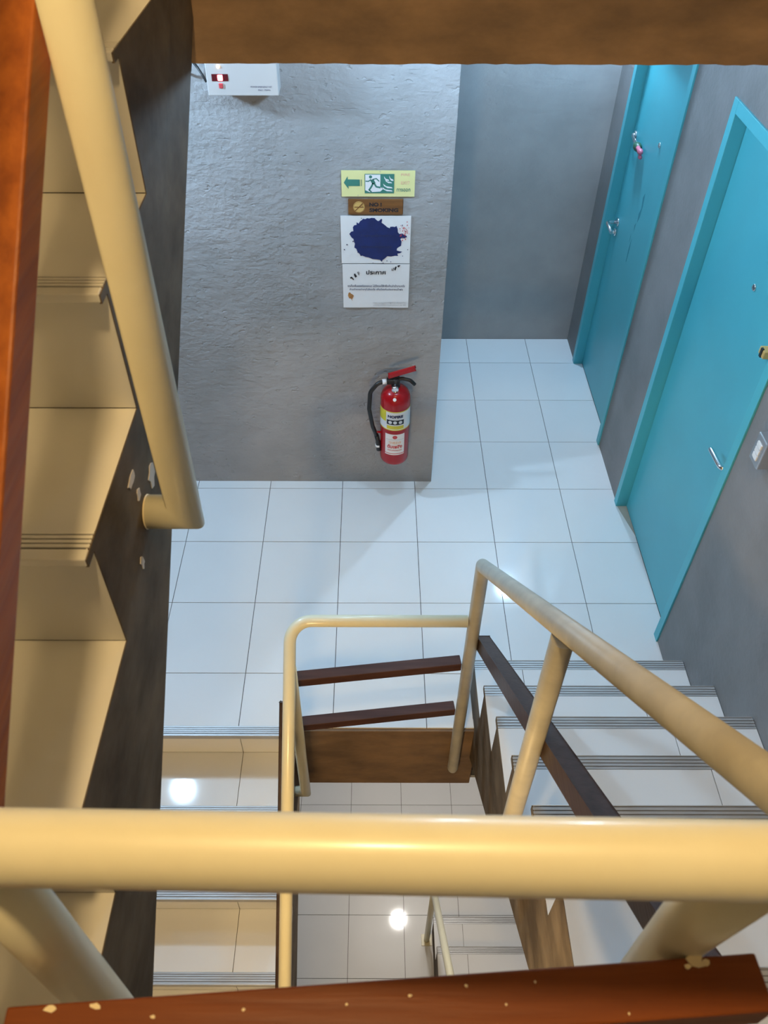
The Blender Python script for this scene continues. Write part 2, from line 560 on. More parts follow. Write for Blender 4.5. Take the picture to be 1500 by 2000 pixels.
def groove_bm(x0, x1, yn, s, ztop, wd=0.047, ribs=4, plain=0.016):
    bm = B()
    step = (wd - plain) / ribs
    for i in range(ribs):
        a = yn + s * (plain + step * i)
        b = yn + s * (plain + step * (i + 0.32))
        add_box(bm, x0, x1, min(a, b), max(a, b), ztop - 0.004, ztop - 0.0008)
    return bm

def flight(label, x0, x1, Y1, s, t, z0, drop, soff_slope, tilem, alum, nose_plain, joints, well_x, over=0.032, lip=0.024, tail=0.07):
    root = thing('stair_flight', label, 'stairs', ((x0 + x1) / 2, Y1, z0))
    n = 8
    yn = [Y1 + s * k * t for k in range(n)]           # front edge of each tread
    yr = [y + s * over for y in yn]                   # riser faces
    th = 0.010
    # concrete body
    poly = []
    y_start = yr[0] + s * th
    poly.append((y_start, z0 - 0.02))
    for k in range(n):
        zt = z0 + (k + 1) * RISE - th
        poly.append((yr[k] + s * th, zt))
        ye = yr[k + 1] + s * th if k < n - 1 else yr[k] + s * tail
        poly.append((ye, zt))
    tip = lambda y: z0 + RISE + (RISE / t) * s * (y - Y1)
    ye = poly[-1][0]
    ymid = (y_start + ye) / 2
    sl = lambda y: tip(ymid) - drop + soff_slope * s * (y - ymid)
    poly.append((ye, sl(ye)))
    poly.append((y_start, sl(y_start)))
    bm = B()
    add_prism(bm, poly, x0, x1, 0)
    obj('stringer', bm, M['stringer'], root, label='dark trowelled concrete body')
    edge = []
    sk = 0.0008
    edge.append((yr[0] + s * sk, z0 - 0.02))
    for k in range(n):
        zt = z0 + (k + 1) * RISE - sk
        edge.append((yr[k] + s * sk, zt - lip - 0.0005))
        edge.append((yn[k] + s * 0.001, zt - lip - 0.0005))
        edge.append((yn[k] + s * 0.001, zt))
        edge.append(((yr[k + 1] + s * sk) if k < n - 1 else yr[k] + s * min(0.05, tail), zt))
    edge.append((edge[-1][0], z0 + 8 * RISE - 0.3))
    edge.append((edge[0][0], z0 - 0.1))
    bm = B()
    d_ = 1 if well_x == x1 else -1
    add_prism(bm, edge, well_x - d_ * 0.002, well_x + d_ * 0.0015, 0)
    obj('side_skim', bm, M['stringer'], root, label='cement skim over the step ends')
    cuts = [x0] + [j for j in joints if x0 + 0.03 < j < x1 - 0.03] + [x1]
    for k in range(n):
        zt = z0 + (k + 1) * RISE
        back = yr[k + 1] if k < n - 1 else yn[k] + s * 0.05
        for a, b in zip(cuts, cuts[1:]):
            g = 0.0013
            ga = 0 if a == x0 else g
            gb = 0 if b == x1 else g
            if k < n - 1:
                y_a, y_b = yn[k] + s * 0.048, back
                bm = B()
                add_box(bm, a + ga, b - gb, min(y_a, y_b), max(y_a, y_b), zt - th, zt)
                obj('tread_tile', bm, tilem, root)
            y_a, y_b = yr[k], yr[k] + s * th
            bm = B()
            add_box(bm, a + ga, b - gb, min(y_a, y_b), max(y_a, y_b), zt - RISE + 0.0015, zt - lip - 0.002)
            obj('riser_tile', bm, tilem, root)
            if alum == 'tile':
                y_a, y_b = yr[k], yr[k] + s * th
        nm = M['alu'] if alum != 'tile' else tilem
        no = obj('nosing', nosing_bm(x0, x1, yn[k], s, zt, plain=nose_plain, lip=lip), nm, root)
        obj('groove', groove_bm(x0 + 0.004, x1 - 0.004, yn[k], s, zt, plain=nose_plain), M['groove'] if alum == 'tile' else M['alu_groove'], no)
    return root

JL = [GX + TILE * i for i in range(-3, 6)]
upper_flight = flight('upper left stair flight of cream tiled steps with dark concrete side', LANE_L + 0.0025, WELL_L, -0.161, +1, 0.263, 1.575, 0.50, 0.72, M['tile_cream'], 'tile', 0.018, JL, WELL_L, over=0.026, lip=0.012, tail=0.016)
flight('lower left stair flight going down from the corridor, metal edged tiled steps', LANE_L + 0.0025, WELL_L, 1.716 - 7 * 0.261, +1, 0.261, -1.575, 0.50, 0.72, M['tile'], 'alu', 0.012, JL, WELL_L)
flight('right stair flight rising from the corridor under the sloping cream handrail', WELL_R, WALL_R - 0.0025, 1.967, -1, 0.250, 0.0, 0.60, 0.79, M['tile'], 'alu', 0.004, JL, WELL_R)
flight('lowest right stair flight seen far down the stairwell', WELL_R, WALL_R - 0.0025, 1.967, -1, 0.250, FLOOR2, 0.60, 0.79, M['tile'], 'alu', 0.004, JL, WELL_R)

# ------------------------------------------------------------------ railings
R = 0.0225
# nearest landing guard
g = thing('landing_railing', 'cream pipe railing with brown wooden bar along the nearest landing edge', 'railing', (0, 0.18, 1.575))
bm = B(); add_tube(bm, [(-1.2, 0.231, 2.533), (-0.235, 0.213, 2.555), (0.24, 0.200, 2.569), (1.2, 0.174, 2.597)], 0.0241, 32)
obj('top_rail', bm, M['cream'], g)
for x, yy in ((-0.264, 0.2135), (0.262, 0.2285)):
    bm = B(); add_tube(bm, [(x, yy - (0.018 if x > 0 else 0.0), 2.545), (x, yy, 2.36), (x, yy, 1.42)], 0.0236, 28)
    p = obj('post', bm, M['cream'], g)
bm = B(); add_bar(bm, (-0.284, 0.147, 2.34), (0.314, 0.187, 2.34), 0.042, 0.04, bevel=0.002)
bar = obj('wooden_bar', bm, M['wood_x'], g)
bm = B(); add_bar(bm, (-0.284, 0.147, 2.04), (0.314, 0.187, 2.04), 0.042, 0.04, bevel=0.002)
obj('wooden_bar', bm, M['wood_x'], g)
bm = B()
def smear(x, y, r, z=2.3601, stretch=1.0):
    pts = []
    for i in range(9):
        a = 2 * math.pi * i / 9
        k = random.uniform(0.55, 1.2) * r
        pts.append((x + math.cos(a) * k * stretch, y + math.sin(a) * k))
    add_prism(bm, pts, z - 0.0005, z + 0.0006, 2)
for x, y, r, st in ((-0.250, 0.1665, 0.0035, 1.8), (-0.216, 0.1685, 0.0030, 1.6), (0.262, 0.2015, 0.0052, 1.5), (0.270, 0.1995, 0.0034, 1.1), (0.255, 0.1975, 0.0028, 1.0)):
    smear(x, y, r, stretch=st)
for x, y in ((0.075, 0.183), (0.105, 0.170), (0.13, 0.186), (-0.04, 0.150), (-0.1, 0.166), (0.20, 0.164), (-0.17, 0.161), (0.03, 0.176), (-0.02, 0.170)):
    smear(x, y, random.uniform(0.0010, 0.0017), stretch=random.uniform(0.9, 1.6))
dr = obj('paint_drip', bm, M['cream_weld'], bar, label='pale yellow paint drips on the bar')
dr['kind'] = 'stuff'

# upper left flight
u = thing('stair_railing', 'cream post and sloping orange brown wooden bar beside the upper left flight', 'railing', (-0.285, 0.848, 2.2))
px, py = -0.282, 0.848
bm = B(); add_tube(bm, [(WELL_L + 0.0025, py, 2.222), (px, py, 2.222), (px, py, 3.38)], 0.026, 28)
post = obj('post', bm, M['cream'], u)
bm = B(); add_lathe(bm, [(0.0268, 0.0), (0.0270, 0.001), (0.026, 0.002)], (WELL_L + 0.002, py, 2.222), 20, 'X')
obj('weld_collar', bm, M['cream_weld'], post)
sl = 0.749
zb = lambda y: 2.577 + 0.020 + sl * (y - 0.503)
bm = B(); add_bar(bm, (-0.332, -0.15, zb(-0.15)), (-0.332, 1.62, zb(1.62)), 0.044, 0.044)
obj('wooden_bar', bm, M['wood_y'], u)
bm = B(); add_tube(bm, [(-0.295, -0.12, zb(-0.12) + 0.46), (-0.295, 1.62, zb(1.62) + 0.46)], 0.0225, 24)
obj('handrail', bm, M['cream'], u)
for (y, z, hy, hz) in ((0.906, 2.246, 0.020, 0.020), (0.822, 2.310, 0.017, 0.010), (0.835, 2.270, 0.009, 0.011), (0.778, 2.189, 0.008, 0.014)):
    bm = B()
    pts = []
    for i in range(11):
        a = 2 * math.pi * i / 11
        k = random.uniform(0.6, 1.15)
        pts.append((y + math.cos(a) * hy * k, z + math.sin(a) * hz * k))
    add_prism(bm, pts, WELL_L + 0.0013, WELL_L + 0.0028, 0)
    obj('plaster_flake', bm, M['flake'], upper_flight, label='pale chipped plaster round the post fixing')

# well guard and left handrail of the corridor floor
w = thing('well_railing', 'cream pipe guard rail with two shaded wooden bars around the stairwell opening', 'railing', (0, 1.715, 0))
GZ = 0.803
end = Vector((-0.292, 0.50, GZ - 0.80 * (1.715 - 0.50)))
path = fillet([(0.3322, 1.715, GZ), (-0.290, 1.715, GZ), end], 0.075, 10)
bm = B(); add_tube(bm, path, 0.0218, 24)
obj('top_rail', bm, M['cream'], w)
bm = B(); add_tube(bm, [(WELL_L + 0.0025, 1.587, -0.235), (-0.288, 1.587, -0.235), (-0.288, 1.587, GZ - 0.80 * 0.128)], 0.0222, 24)
obj('post', bm, M['cream'], w, label='left post with a short stub into the flight')
bm = B(); add_tube(bm, [(WELL_L + 0.0025, 0.62, -0.96), (-0.288, 0.62, -0.96), (-0.288, 0.62, GZ - 0.80 * 1.095)], 0.0222, 24)
obj('post', bm, M['cream'], w)
for zt in (0.525, 0.205):
    bm = B(); add_bar(bm, (-0.279, 1.658, zt), (0.329, 1.731, zt), 0.044, 0.042)
    obj('wooden_bar', bm, M['shaded_wood_x'], w)
zl = lambda y: 0.36 - 0.80 * (1.64 - y)
bm = B(); add_bar(bm, (-0.333, 1.655, zl(1.655)), (-0.333, 0.45, zl(0.45)), 0.044, 0.044)
obj('wooden_bar', bm, M['shaded_wood_y'], w, label='shaded wooden bar beside the left handrail')

# right flight railing
r_ = thing('stair_railing', 'cream sloping handrail with two posts and shaded wooden bar along the right flight', 'railing', (0.36, 1.715, 0))
hz = lambda y: 1.100 + 0.935 * (1.715 - y)
bm = B(); add_tube(bm, [(0.356, 1.715, -0.27), (0.356, 1.715, 1.098), (0.362, 0.250, hz(0.250))], 0.0232, 24, round_ends=(True, False))
hr = obj('handrail', bm, M['cream_worn'], r_, label='sloping handrail running into the first post')
py2 = 0.905
bm = B(); add_tube(bm, [(0.36, py2, 1.825), (0.36, py2, 0.66), (WELL_R - 0.0025, py2, 0.66)], 0.0235, 24)
obj('post', bm, M['cream_worn'], r_)
bz = lambda y: 0.690 + 0.925 * (1.690 - y)
bm = B(); add_bar(bm, (0.402, 1.735, bz(1.735)), (0.402, 0.28, bz(0.28)), 0.046, 0.046)
obj('wooden_bar', bm, M['shaded_wood_y'], r_)
bm = B()
for y, dz in ((1.66, 0.03), (0.85, 0.02), (0.84, 0.028), (0.5, 0.02)):
    add_lathe(bm, [(0.0, 0.001), (0.003, 0.0)], (0.383, y, bz(y) + dz), 8)
bm.free()

# lowest railing
l_ = thing('stair_railing', 'pale handrail and post standing on the lowest floor far below', 'railing', (0.39, 1.87, FLOOR2))
bm = B(); add_tube(bm, [(0.388, 1.875, FLOOR2), (0.388, 1.875, -2.13)], 0.0200, 20)
obj('post', bm, M['cream'], l_)
bm = B(); add_tube(bm, [(0.385, 1.90, -2.22), (0.385, 0.60, -0.66)], 0.0205, 20)
obj('handrail', bm, M['cream'], l_)
bm = B(); add_box(bm, 0.350, 0.426, 1.835, 1.912, FLOOR2, FLOOR2 + 0.006, 0.002)
obj('foot_plate', bm, M['cream'], l_)

# ------------------------------------------------------------------ doors
def door(name, label, Y0, Y1, H, lever_low):
    d = thing(name, label, None, (WALL_R, (Y0 + Y1) / 2, 0), kind='structure')
    fw, xf, xl = 0.045, WALL_R - 0.008, WALL_R + 0.048
    bm = B()
    add_box(bm, xf, WALL_R + 0.10, Y1 - fw, Y1, 0, H, 0.002)
    add_box(bm, xf, WALL_R + 0.10, Y0, Y0 + fw, 0, H, 0.002)
    add_box(bm, xf, WALL_R + 0.10, Y0 + fw, Y1 - fw, H - fw, H, 0.002)
    obj('frame', bm, M['teal_frame'], d)
    bm = B()
    add_box(bm, xl, WALL_R + 0.09, Y0 + fw + 0.003, Y1 - fw - 0.003, 0.006, H - fw - 0.003, 0.0015)
    leaf = obj('leaf', bm, M['teal'], d)
    bm = B()
    if lever_low:
        add_prism(bm, [(WALL_R, Y1 - fw), (xl + 0.002, Y1 - fw), (xl + 0.002, Y1 - 0.27)], -0.006, 0.0012, 2)
        obj('threshold', bm, M['threshold'], d, label='wedge of bare cement under the door')
    else:
        bm.free()
    bm = B()
    add_box(bm, xl + 0.02, WALL_R + 0.095, Y0 + fw - 0.002, Y1 - fw + 0.002, 0.0, H - fw + 0.002)
    obj('shadow_gap', bm, M['black'], d)
    return d, leaf, xl

d1, leaf1, XL = door('door_1', 'far teal door in the recess with keys hanging from its lock', *D1, False)
d2, leaf2, _ = door('door_2', 'near teal door beside the right flight of stairs', *D2, True)

def peephole(leaf, y, z):
    bm = B()
    add_lathe(bm, [(0.013, 0.001), (0.013, -0.004), (0.009, -0.007), (0.008, -0.005)], (XL, y, z), 20, 'X')
    p = obj('peephole', bm, M['chrome'], leaf)
peephole(leaf1, 3.965, 1.572)
peephole(leaf2, 2.612, 1.590)
# far door: lever, lock cylinder, deadbolt
def rose(bm, y, z, r=0.024, t=0.009):
    add_lathe(bm, [(r, 0.001), (r, -t * 0.7), (r * 0.8, -t)], (XL, y, z), 24, 'X')
bm = B()
rose(bm, 4.335, 1.012)
add_tube(bm, fillet([(XL, 4.335, 1.012), (XL - 0.062, 4.335, 1.012), (XL - 0.062, 4.215, 1.008)], 0.014, 5), 0.0095, 14)
obj('lever_handle', bm, M['chrome'], leaf1)
bm = B()
rose(bm, 4.338, 0.952, 0.022, 0.012)
add_lathe(bm, [(0.010, 0), (0.010, -0.022), (0.006, -0.024)], (XL, 4.338, 0.952), 16, 'X')
obj('lock_cylinder', bm, M['chrome'], leaf1)
bm = B()
rose(bm, 4.372, 1.466, 0.024, 0.008)
add_lathe(bm, [(0.013, 0), (0.013, -0.014), (0.009, -0.016)], (XL, 4.372, 1.466), 18, 'X')
obj('deadbolt', bm, M['steel'], leaf1)
bm = B()
for pts in ([(4.02, 1.16), (4.03, 1.20), (4.01, 1.24), (4.025, 1.29), (4.005, 1.32), (3.995, 1.26), (4.0, 1.2)],
            [(4.05, 1.13), (4.035, 1.15), (4.04, 1.10)],
            [(4.05, 0.92), (4.055, 0.99), (4.045, 1.06), (4.038, 1.0), (4.043, 0.93)],
            [(4.07, 1.02), (4.075, 1.07), (4.067, 1.05)]):
    add_prism(bm, pts, XL - 0.0004, XL + 0.001, 0)
obj('scuff_mark', bm, M['scuff'], leaf1, label='dark scuff marks on the teal paint')
# near door: lever and deadbolt
bm = B()
rose(bm, 2.279, 1.010, 0.013, 0.006)
add_tube(bm, fillet([(XL, 2.279, 1.010), (XL - 0.046, 2.272, 1.018), (XL - 0.050, 2.392, 1.014)], 0.02, 6), 0.0098, 16, round_ends=(False, True))
obj('lever_handle', bm, M['chrome'], leaf2)
bm = B()
rose(bm, 2.352, 1.490, 0.024, 0.010)
add_box(bm, XL - 0.03, XL - 0.008, 2.330, 2.374, 1.476, 1.504, 0.003)
dead = obj('deadbolt', bm, M['gold'], leaf2, label='brass deadbolt knob')
bm = B()
add_box(bm, XL - 0.033, XL - 0.026, 2.345, 2.359, 1.473, 1.507, 0.001)
obj('knob_slot', bm, M['black'], dead)

k = thing('keyring', 'bunch of keys with pink and dark green charms in the far door lock', 'keys', (XL - 0.016, 4.37, 1.466))
KX = XL - 0.018
bm = B()
add_bar(bm, (KX, 4.372, 1.470), (KX - 0.002, 4.318, 1.464), 0.004, 0.016, bevel=0.001)
add_lathe(bm, [(0.014, -0.002), (0.014, 0.002)], (KX - 0.001, 4.306, 1.462), 14, 'X')
obj('key', bm, M['steel'], k)
bm = B()
ring = [(KX, 4.286 + 0.020 * math.cos(a), 1.458 + 0.016 * math.sin(a)) for a in [i * math.pi / 8 for i in range(17)]]
add_tube(bm, ring, 0.0014, 6, cap=False)
obj('ring', bm, M['steel'], k)
bm = B()
add_lathe(bm, [(0.004, 0.0), (0.016, -0.010), (0.022, -0.035), (0.019, -0.060), (0.006, -0.072)], (KX, 4.282, 1.458), 14, 'Y')
obj('green_charm', bm, M['green_charm'], k, label='dark green charm')
bm = B()
add_lathe(bm, [(0.004, 0.0), (0.012, -0.008), (0.010, -0.030), (0.015, -0.052), (0.012, -0.070), (0.004, -0.078)], (KX - 0.004, 4.226, 1.462), 14, 'Y')
add_lathe(bm, [(0.003, 0.0), (0.010, -0.006), (0.010, -0.020), (0.003, -0.028)], (KX - 0.002, 4.170, 1.440), 12, 'Y')
obj('pink_charm', bm, M['pink'], k, label='pink charm')

# ------------------------------------------------------------------ switch box
s = thing('switch_box', 'grey steel switch box with three rockers on the wall by the near door', 'switch', (WALL_R, 2.02, 1.33))
bm = B(); add_box(bm, WALL_R - 0.052, WALL_R, 1.982, 2.054, 1.278, 1.385, 0.004)
obj('housing', bm, M['steel'], s)
for i in range(3):
    bm = B(); add_box(bm, WALL_R - 0.056, WALL_R - 0.05, 2.002, 2.034, 1.299 + i * 0.023, 1.318 + i * 0.023, 0.0015)
    obj('rocker', bm, M['white'], s)

# ------------------------------------------------------------------ emergency power box and its cable
BY0 = FRONT_Y - 0.095
e = thing('power_box', 'white wall box with glowing red light under the brown beam', 'box', (-0.48, FRONT_Y, 2.04))
bm = B(); add_box(bm, -0.613, -0.353, BY0, FRONT_Y, 2.040, 2.245, 0.003)
body = obj('housing', bm, M['box_white'], e)
bm = B(); add_box(bm, -0.593, -0.533, BY0 - 0.0015, BY0 + 0.002, 2.090, 2.114, 0.0005)
obj('indicator_window', bm, M['led_window'], e)
bm = B(); add_box(bm, -0.572, -0.553, BY0 - 0.0035, BY0 + 0.001, 2.092, 2.112, 0.003)
obj('red_light', bm, M['led'], e)
bm = B(); add_lathe(bm, [(0.0065, -0.0042), (0.0065, -0.001)], (-0.5625, BY0, 2.102), 16, 'Y')
obj('red_light_core', bm, M['led_core'], e)
bm = B(); add_lathe(bm, [(0.0055, 0.0005), (0.0055, -0.003), (0.003, -0.005)], (-0.565, BY0, 2.139), 14, 'Y')
obj('amber_light', bm, M['led_amber'], e)
bm = B(); add_box(bm, -0.570, -0.555, BY0 - 0.004, BY0 + 0.001, 2.066, 2.083, 0.002)
obj('push_button', bm, M['red_ink'], e)
text_wall('lettering', 'POWER EMERGENCY KIT', 0.008, -0.415, BY0 - 0.0008, 2.071, M['navy'], e, width=0.078, align='CENTER')
text_wall('lettering', 'MAX : 75W/h', 0.008, -0.405, BY0 - 0.0008, 2.060, M['navy'], e, width=0.045, align='CENTER')
bm = B(); add_tube(bm, [(-0.613, BY0 + 0.05, 2.12), (-0.62, BY0 + 0.05, 2.118)], 0.006, 10)
obj('cable_gland', bm, M['black'], e)
bm = B()
add_tube(bm, fillet([(-0.6205, BY0 + 0.03, 2.078), (-0.628, BY0 + 0.03, 2.095), (-0.650, BY0 + 0.05, 2.122), (-0.690, BY0 + 0.07, 2.16), (-0.72, FRONT_Y - 0.004, 2.26)], 0.03, 4), 0.0046, 8)
add_tube(bm, fillet([(-0.662, FRONT_Y - 0.02, 2.26), (-0.672, FRONT_Y - 0.03, 2.15), (-0.683, FRONT_Y - 0.03, 2.10), (-0.70, FRONT_Y - 0.02, 2.09), (-0.76, FRONT_Y - 0.004, 2.12)], 0.02, 4), 0.0052, 8)
tag(obj('cable', bm, M['black']), 'black cable looping from the left side of the white box', 'cable')

# ------------------------------------------------------------------ notices on the front wall
def sheet(name, x0, x1, z0, z1, m, th, wavy=0.0):
    """thin sheet in front of the wall, slightly bowed when it is paper; th is how far it stands off"""
    bm = B()
    nx, nz = 8, 6
    y = FRONT_Y - th
    grid = [[bm.verts.new((x0 + (x1 - x0) * i / nx, y - wavy * (math.sin(i * 1.1 + j * 0.4) * 0.5 + 0.5), z0 + (z1 - z0) * j / nz)) for i in range(nx + 1)] for j in range(nz + 1)]
    for j in range(nz):
        for i in range(nx):
            f = bm.faces.new((grid[j][i], grid[j][i + 1], grid[j + 1][i + 1], grid[j + 1][i]))
            f.smooth = False
    geo = bmesh.ops.extrude_face_region(bm, geom=list(bm.faces))
    for v in [q for q in geo['geom'] if isinstance(q, bmesh.types.BMVert)]:
        v.co.y += min(0.0012, th)
    bmesh.ops.recalc_face_normals(bm, faces=list(bm.faces))
    return obj(name, bm, m)

def flat(name, polys, y, m, parent, layer=0.0006):
    bm = B()
    for p in polys:
        add_prism(bm, p, y, y + layer, 1)
    return obj(name, bm, m, parent)

# fire exit sign (u,v in pixels of a close view, 6.45 px per photo pixel)
EX0, EX1, EZ0, EZ1 = -0.134, 0.167, 1.622, 1.730
ex = sheet('exit_sign', EX0, EX1, EZ0, EZ1, M['yellow'], 0.006)
tag(ex, 'pale yellow fire exit sign with green running man, topmost of the notices', 'sign')
def eu(u, v):
    return (EX0 + (u - 165) / (1090 - 165) * (EX1 - EX0), EZ1 - (v - 135) / (470 - 135) * (EZ1 - EZ0))
EY = FRONT_Y - 0.0072
flat('arrow', [[eu(*p) for p in ((195, 290), (245, 207), (247, 248), (397, 250), (398, 332), (252, 332), (255, 370))],
               [eu(*p) for p in ((413, 250), (420, 250), (420, 332), (413, 332))]], EY, M['green'], ex)
pic = flat('pictogram_panel', [[eu(*p) for p in ((458, 178), (830, 178), (830, 425), (458, 425))]], EY, M['green'], ex)
flat('white_ground', [[eu(*p) for p in ((466, 186), (655, 186), (655, 340), (690, 370), (655, 402), (520, 410), (466, 385))]], EY - 0.0006, M['paper'], pic)
flames = []
for (x, y, L_, h) in ((700, 205, 60, 60), (765, 195, 50, 70), (715, 245, 80, 50), (690, 300, 110, 60), (680, 345, 120, 55)):
    flames.append([eu(*p) for p in ((x, y), (x + L_ * .35, y + h * .55), (x + L_, y + h * .75), (min(824, x + L_ * 1.1), y + h), (x + L_ * .5, y + h * .95), (x + L_ * .1, y + h * .5))])
flat('flames', flames, EY - 0.0006, M['paper'], pic)
def limb(pts, wd):
    out, back = [], []
    for i, p in enumerate(pts):
        a = Vector(pts[max(0, i - 1)]); b = Vector(pts[min(len(pts) - 1, i + 1)])
        d = (b - a).normalized(); nrm = Vector((-d.y, d.x)) * wd / 2
        out.append(tuple(Vector(p) + nrm)); back.append(tuple(Vector(p) - nrm))
    return [eu(*q) for q in out + back[::-1]]
def disc(u, v, r, n=16):
    return [eu(u + r * math.cos(2 * math.pi * i / n), v + r * math.sin(2 * math.pi * i / n)) for i in range(n)]
man = [disc(532, 214, 20), limb([(548, 248), (575, 300)], 44), limb([(470, 268), (505, 270), (540, 246)], 14),
       limb([(560, 246), (605, 235), (640, 270)], 14), limb([(565, 290), (545, 335), (512, 385)], 22), limb([(575, 292), (605, 340), (660, 350)], 22),
       limb([(512, 380), (545, 408)], 16)]
flat('running_man', man, EY - 0.0010, M['green'], pic, 0.0004)
text_wall('lettering', 'FIRE', 0.02, eu(970, 186)[0], EY, eu(970, 186)[1], M['pink_ink'], ex, width=0.036, align='CENTER', height=0.010, bold=0.0002)
text_wall('lettering', 'EXIT', 0.02, eu(970, 290)[0], EY, eu(970, 290)[1], M['pink_ink'], ex, width=0.036, align='CENTER', height=0.012, bold=0.0002)
text_wall('lettering', 'ทางออก', 0.02, eu(950, 380)[0], EY, eu(950, 383)[1], M['green'], ex, width=0.056, align='CENTER', height=0.013, bold=0.0003)
flat('screw_heads', [disc(652, 150, 7, 8), disc(372, 455, 7, 8)], EY, M['steel'], ex)

# no smoking plate
bm = B(); add_box(bm, -0.108, 0.122, FRONT_Y - 0.009, FRONT_Y, 1.545, 1.612, 0.003)
ns = tag(obj('no_smoking_sign', bm, M['sign_wood']), 'brown wooden NO SMOKING plate under the yellow exit sign', 'sign')
NY = FRONT_Y - 0.0095
bm = B(); add_lathe(bm, [(0.0245, 0.0012), (0.0245, -0.0004)], (-0.063, NY, 1.5785), 28, 'Y')
dsc = obj('disc', bm, M['gold'], ns)
bm = B()
add_box(bm, -0.082, -0.044, NY - 0.0008, NY - 0.0003, 1.5765, 1.5805)
for i in range(2):
    pass
add_prism(bm, [(-0.081, 1.563), (-0.078, 1.5605), (-0.045, 1.594), (-0.048, 1.5965)], NY - 0.0010, NY - 0.0004, 1)
add_tube(bm, [(-0.063 + 0.0225 * math.cos(i * math.pi / 14), NY - 0.0005, 1.5785 + 0.0225 * math.sin(i * math.pi / 14)) for i in range(29)], 0.0007, 5, cap=False)
add_tube(bm, [(-0.047, NY - 0.0006, 1.582), (-0.051, NY - 0.0006, 1.586), (-0.047, NY - 0.0006, 1.590)], 0.0008, 5)
obj('crossed_cigarette', bm, M['sign_wood'], dsc)
text_wall('lettering', 'NO !', 0.03, -0.020, NY, 1.5895, M['ink'], ns, width=0.052, height=0.017, bold=0.0015)
text_wall('lettering', 'SMOKING', 0.03, -0.020, NY, 1.5655, M['ink'], ns, width=0.122, height=0.017, bold=0.0015)

# blue splash sheet (traced in sheet coordinates)
BX0, BX1, BZ0, BZ1 = -0.142, 0.157, 1.322, 1.539
bl = sheet('notice_sheet', BX0, BX1, BZ0, BZ1, M['paper'], 0.004, 0.0015)
tag(bl, 'white notice sheet with a big deep blue ink blot', 'notice')
def bu(u, v):
    return (BX0 + (u - 158) / (1042 - 158) * (BX1 - BX0), BZ1 - (v - 718) / (1312 - 718) * (BZ1 - BZ0))
blob = [(265, 938), (290, 910), (318, 905), (312, 855), (330, 832), (358, 828), (360, 795), (385, 812), (405, 780), (425, 770), (440, 752), (470, 758), (490, 745), (520, 750),
        (545, 742), (585, 745), (600, 760), (622, 778), (640, 780), (668, 752), (680, 762), (672, 800), (710, 825), (745, 855), (778, 868), (782, 850), (815, 848), (838, 852), (862, 840),
        (878, 880), (880, 915), (900, 938), (930, 932), (965, 948), (985, 958), (998, 972), (970, 990), (935, 985), (912, 1000), (930, 1030), (925, 1085), (898, 1100), (875, 1118), (872, 1145),
        (905, 1155), (942, 1160), (915, 1178), (880, 1185), (890, 1215), (850, 1212), (800, 1222), (752, 1218), (715, 1252), (690, 1268), (682, 1292), (655, 1265), (600, 1258), (560, 1255),
        (510, 1235), (470, 1228), (425, 1210), (408, 1218), (395, 1192), (365, 1160), (352, 1125), (325, 1108), (335, 1060), (322, 1035), (318, 1000), (295, 985)]
BYF = FRONT_Y - 0.0064
bt = flat('ink_blot', [[bu(*p) for p in blob]], BYF, M['blue'], bl)
random.seed(11)
spk = []
for (u, v, r) in ((232, 1073, 9), (196, 1137, 9), (935, 830, 7), (995, 835, 5), (748, 1280, 8), (797, 1292, 7), (312, 1032, 9), (370, 1170, 8), (566, 1306, 5), (697, 1308, 6), (1012, 1135, 6), (420, 748, 6), (950, 1216, 6)):
    spk.append([bu(u + r * random.uniform(.6, 1.2) * math.cos(a), v + r * random.uniform(.6, 1.2) * math.sin(a)) for a in [i * math.pi / 4 for i in range(8)]])
flat('ink_specks', spk, BYF, M['navy'], bl)
spk = []
for i in range(34):
    u, v, r = random.gauss(965, 32), random.gauss(920, 55), random.uniform(3, 8)
    if u > 1035: continue
    spk.append([bu(u + r * math.cos(a), v + r * math.sin(a)) for a in [j * math.pi / 3 for j in range(6)]])
flat('red_specks', spk, BYF - 0.0003, M['red_ink'], bl)
text_wall('lettering', 'ห้ามสูบบุหรี่ในอาคาร 2', 0.02, bu(605, 960)[0], BYF - 0.0006, bu(605, 960)[1], M['navy'], bl, width=0.132, align='CENTER', height=0.013, bold=0.0004)
text_wall('lettering', 'ห้ามส่งเสียงดังรบกวนผู้อื่น', 0.02, bu(610, 1100)[0], BYF - 0.0006, bu(610, 1100)[1], M['navy'], bl, width=0.136, align='CENTER', height=0.013, bold=0.0004)

# Thai announcement sheet
TX0, TX1, TZ0, TZ1 = -0.139, 0.158, 1.101, 1.318
tn = sheet('notice_sheet', TX0, TX1, TZ0, TZ1, M['paper'], 0.004, 0.002)
tag(tn, 'white announcement sheet with black Thai heading, lowest of the notices', 'notice')
def tu(u, v):
    return (TX0 + (u - 190) / (1022 - 190) * (TX1 - TX0), TZ1 - (v - 1328) / (1868 - 1328) * (TZ1 - TZ0))
TYF = FRONT_Y - 0.0068
text_wall('lettering', 'ประกาศ', 0.03, tu(607, 1425)[0], TYF, tu(607, 1425)[1], M['ink'], tn, width=0.088, align='CENTER', height=0.021, bold=0.0008)
text_wall('lettering', 'งดเก็บกลิ่นของหรือของหมด ไม่มีใครจะใช้สิทธิ์จะห้ามนำเข้ามานะครับ', 0.02, tu(610, 1590)[0], TYF, tu(610, 1590)[1], M['navy'], tn, width=0.258, align='CENTER', height=0.013, bold=0.0003)
text_wall('lettering', 'ห้ามทำการต่างๆที่เสียงดัง เพื่อป้องกันประชาชนน้ำฝน', 0.02, tu(610, 1636)[0], TYF, tu(610, 1636)[1], M['navy'], tn, width=0.240, align='CENTER', height=0.013, bold=0.0003)
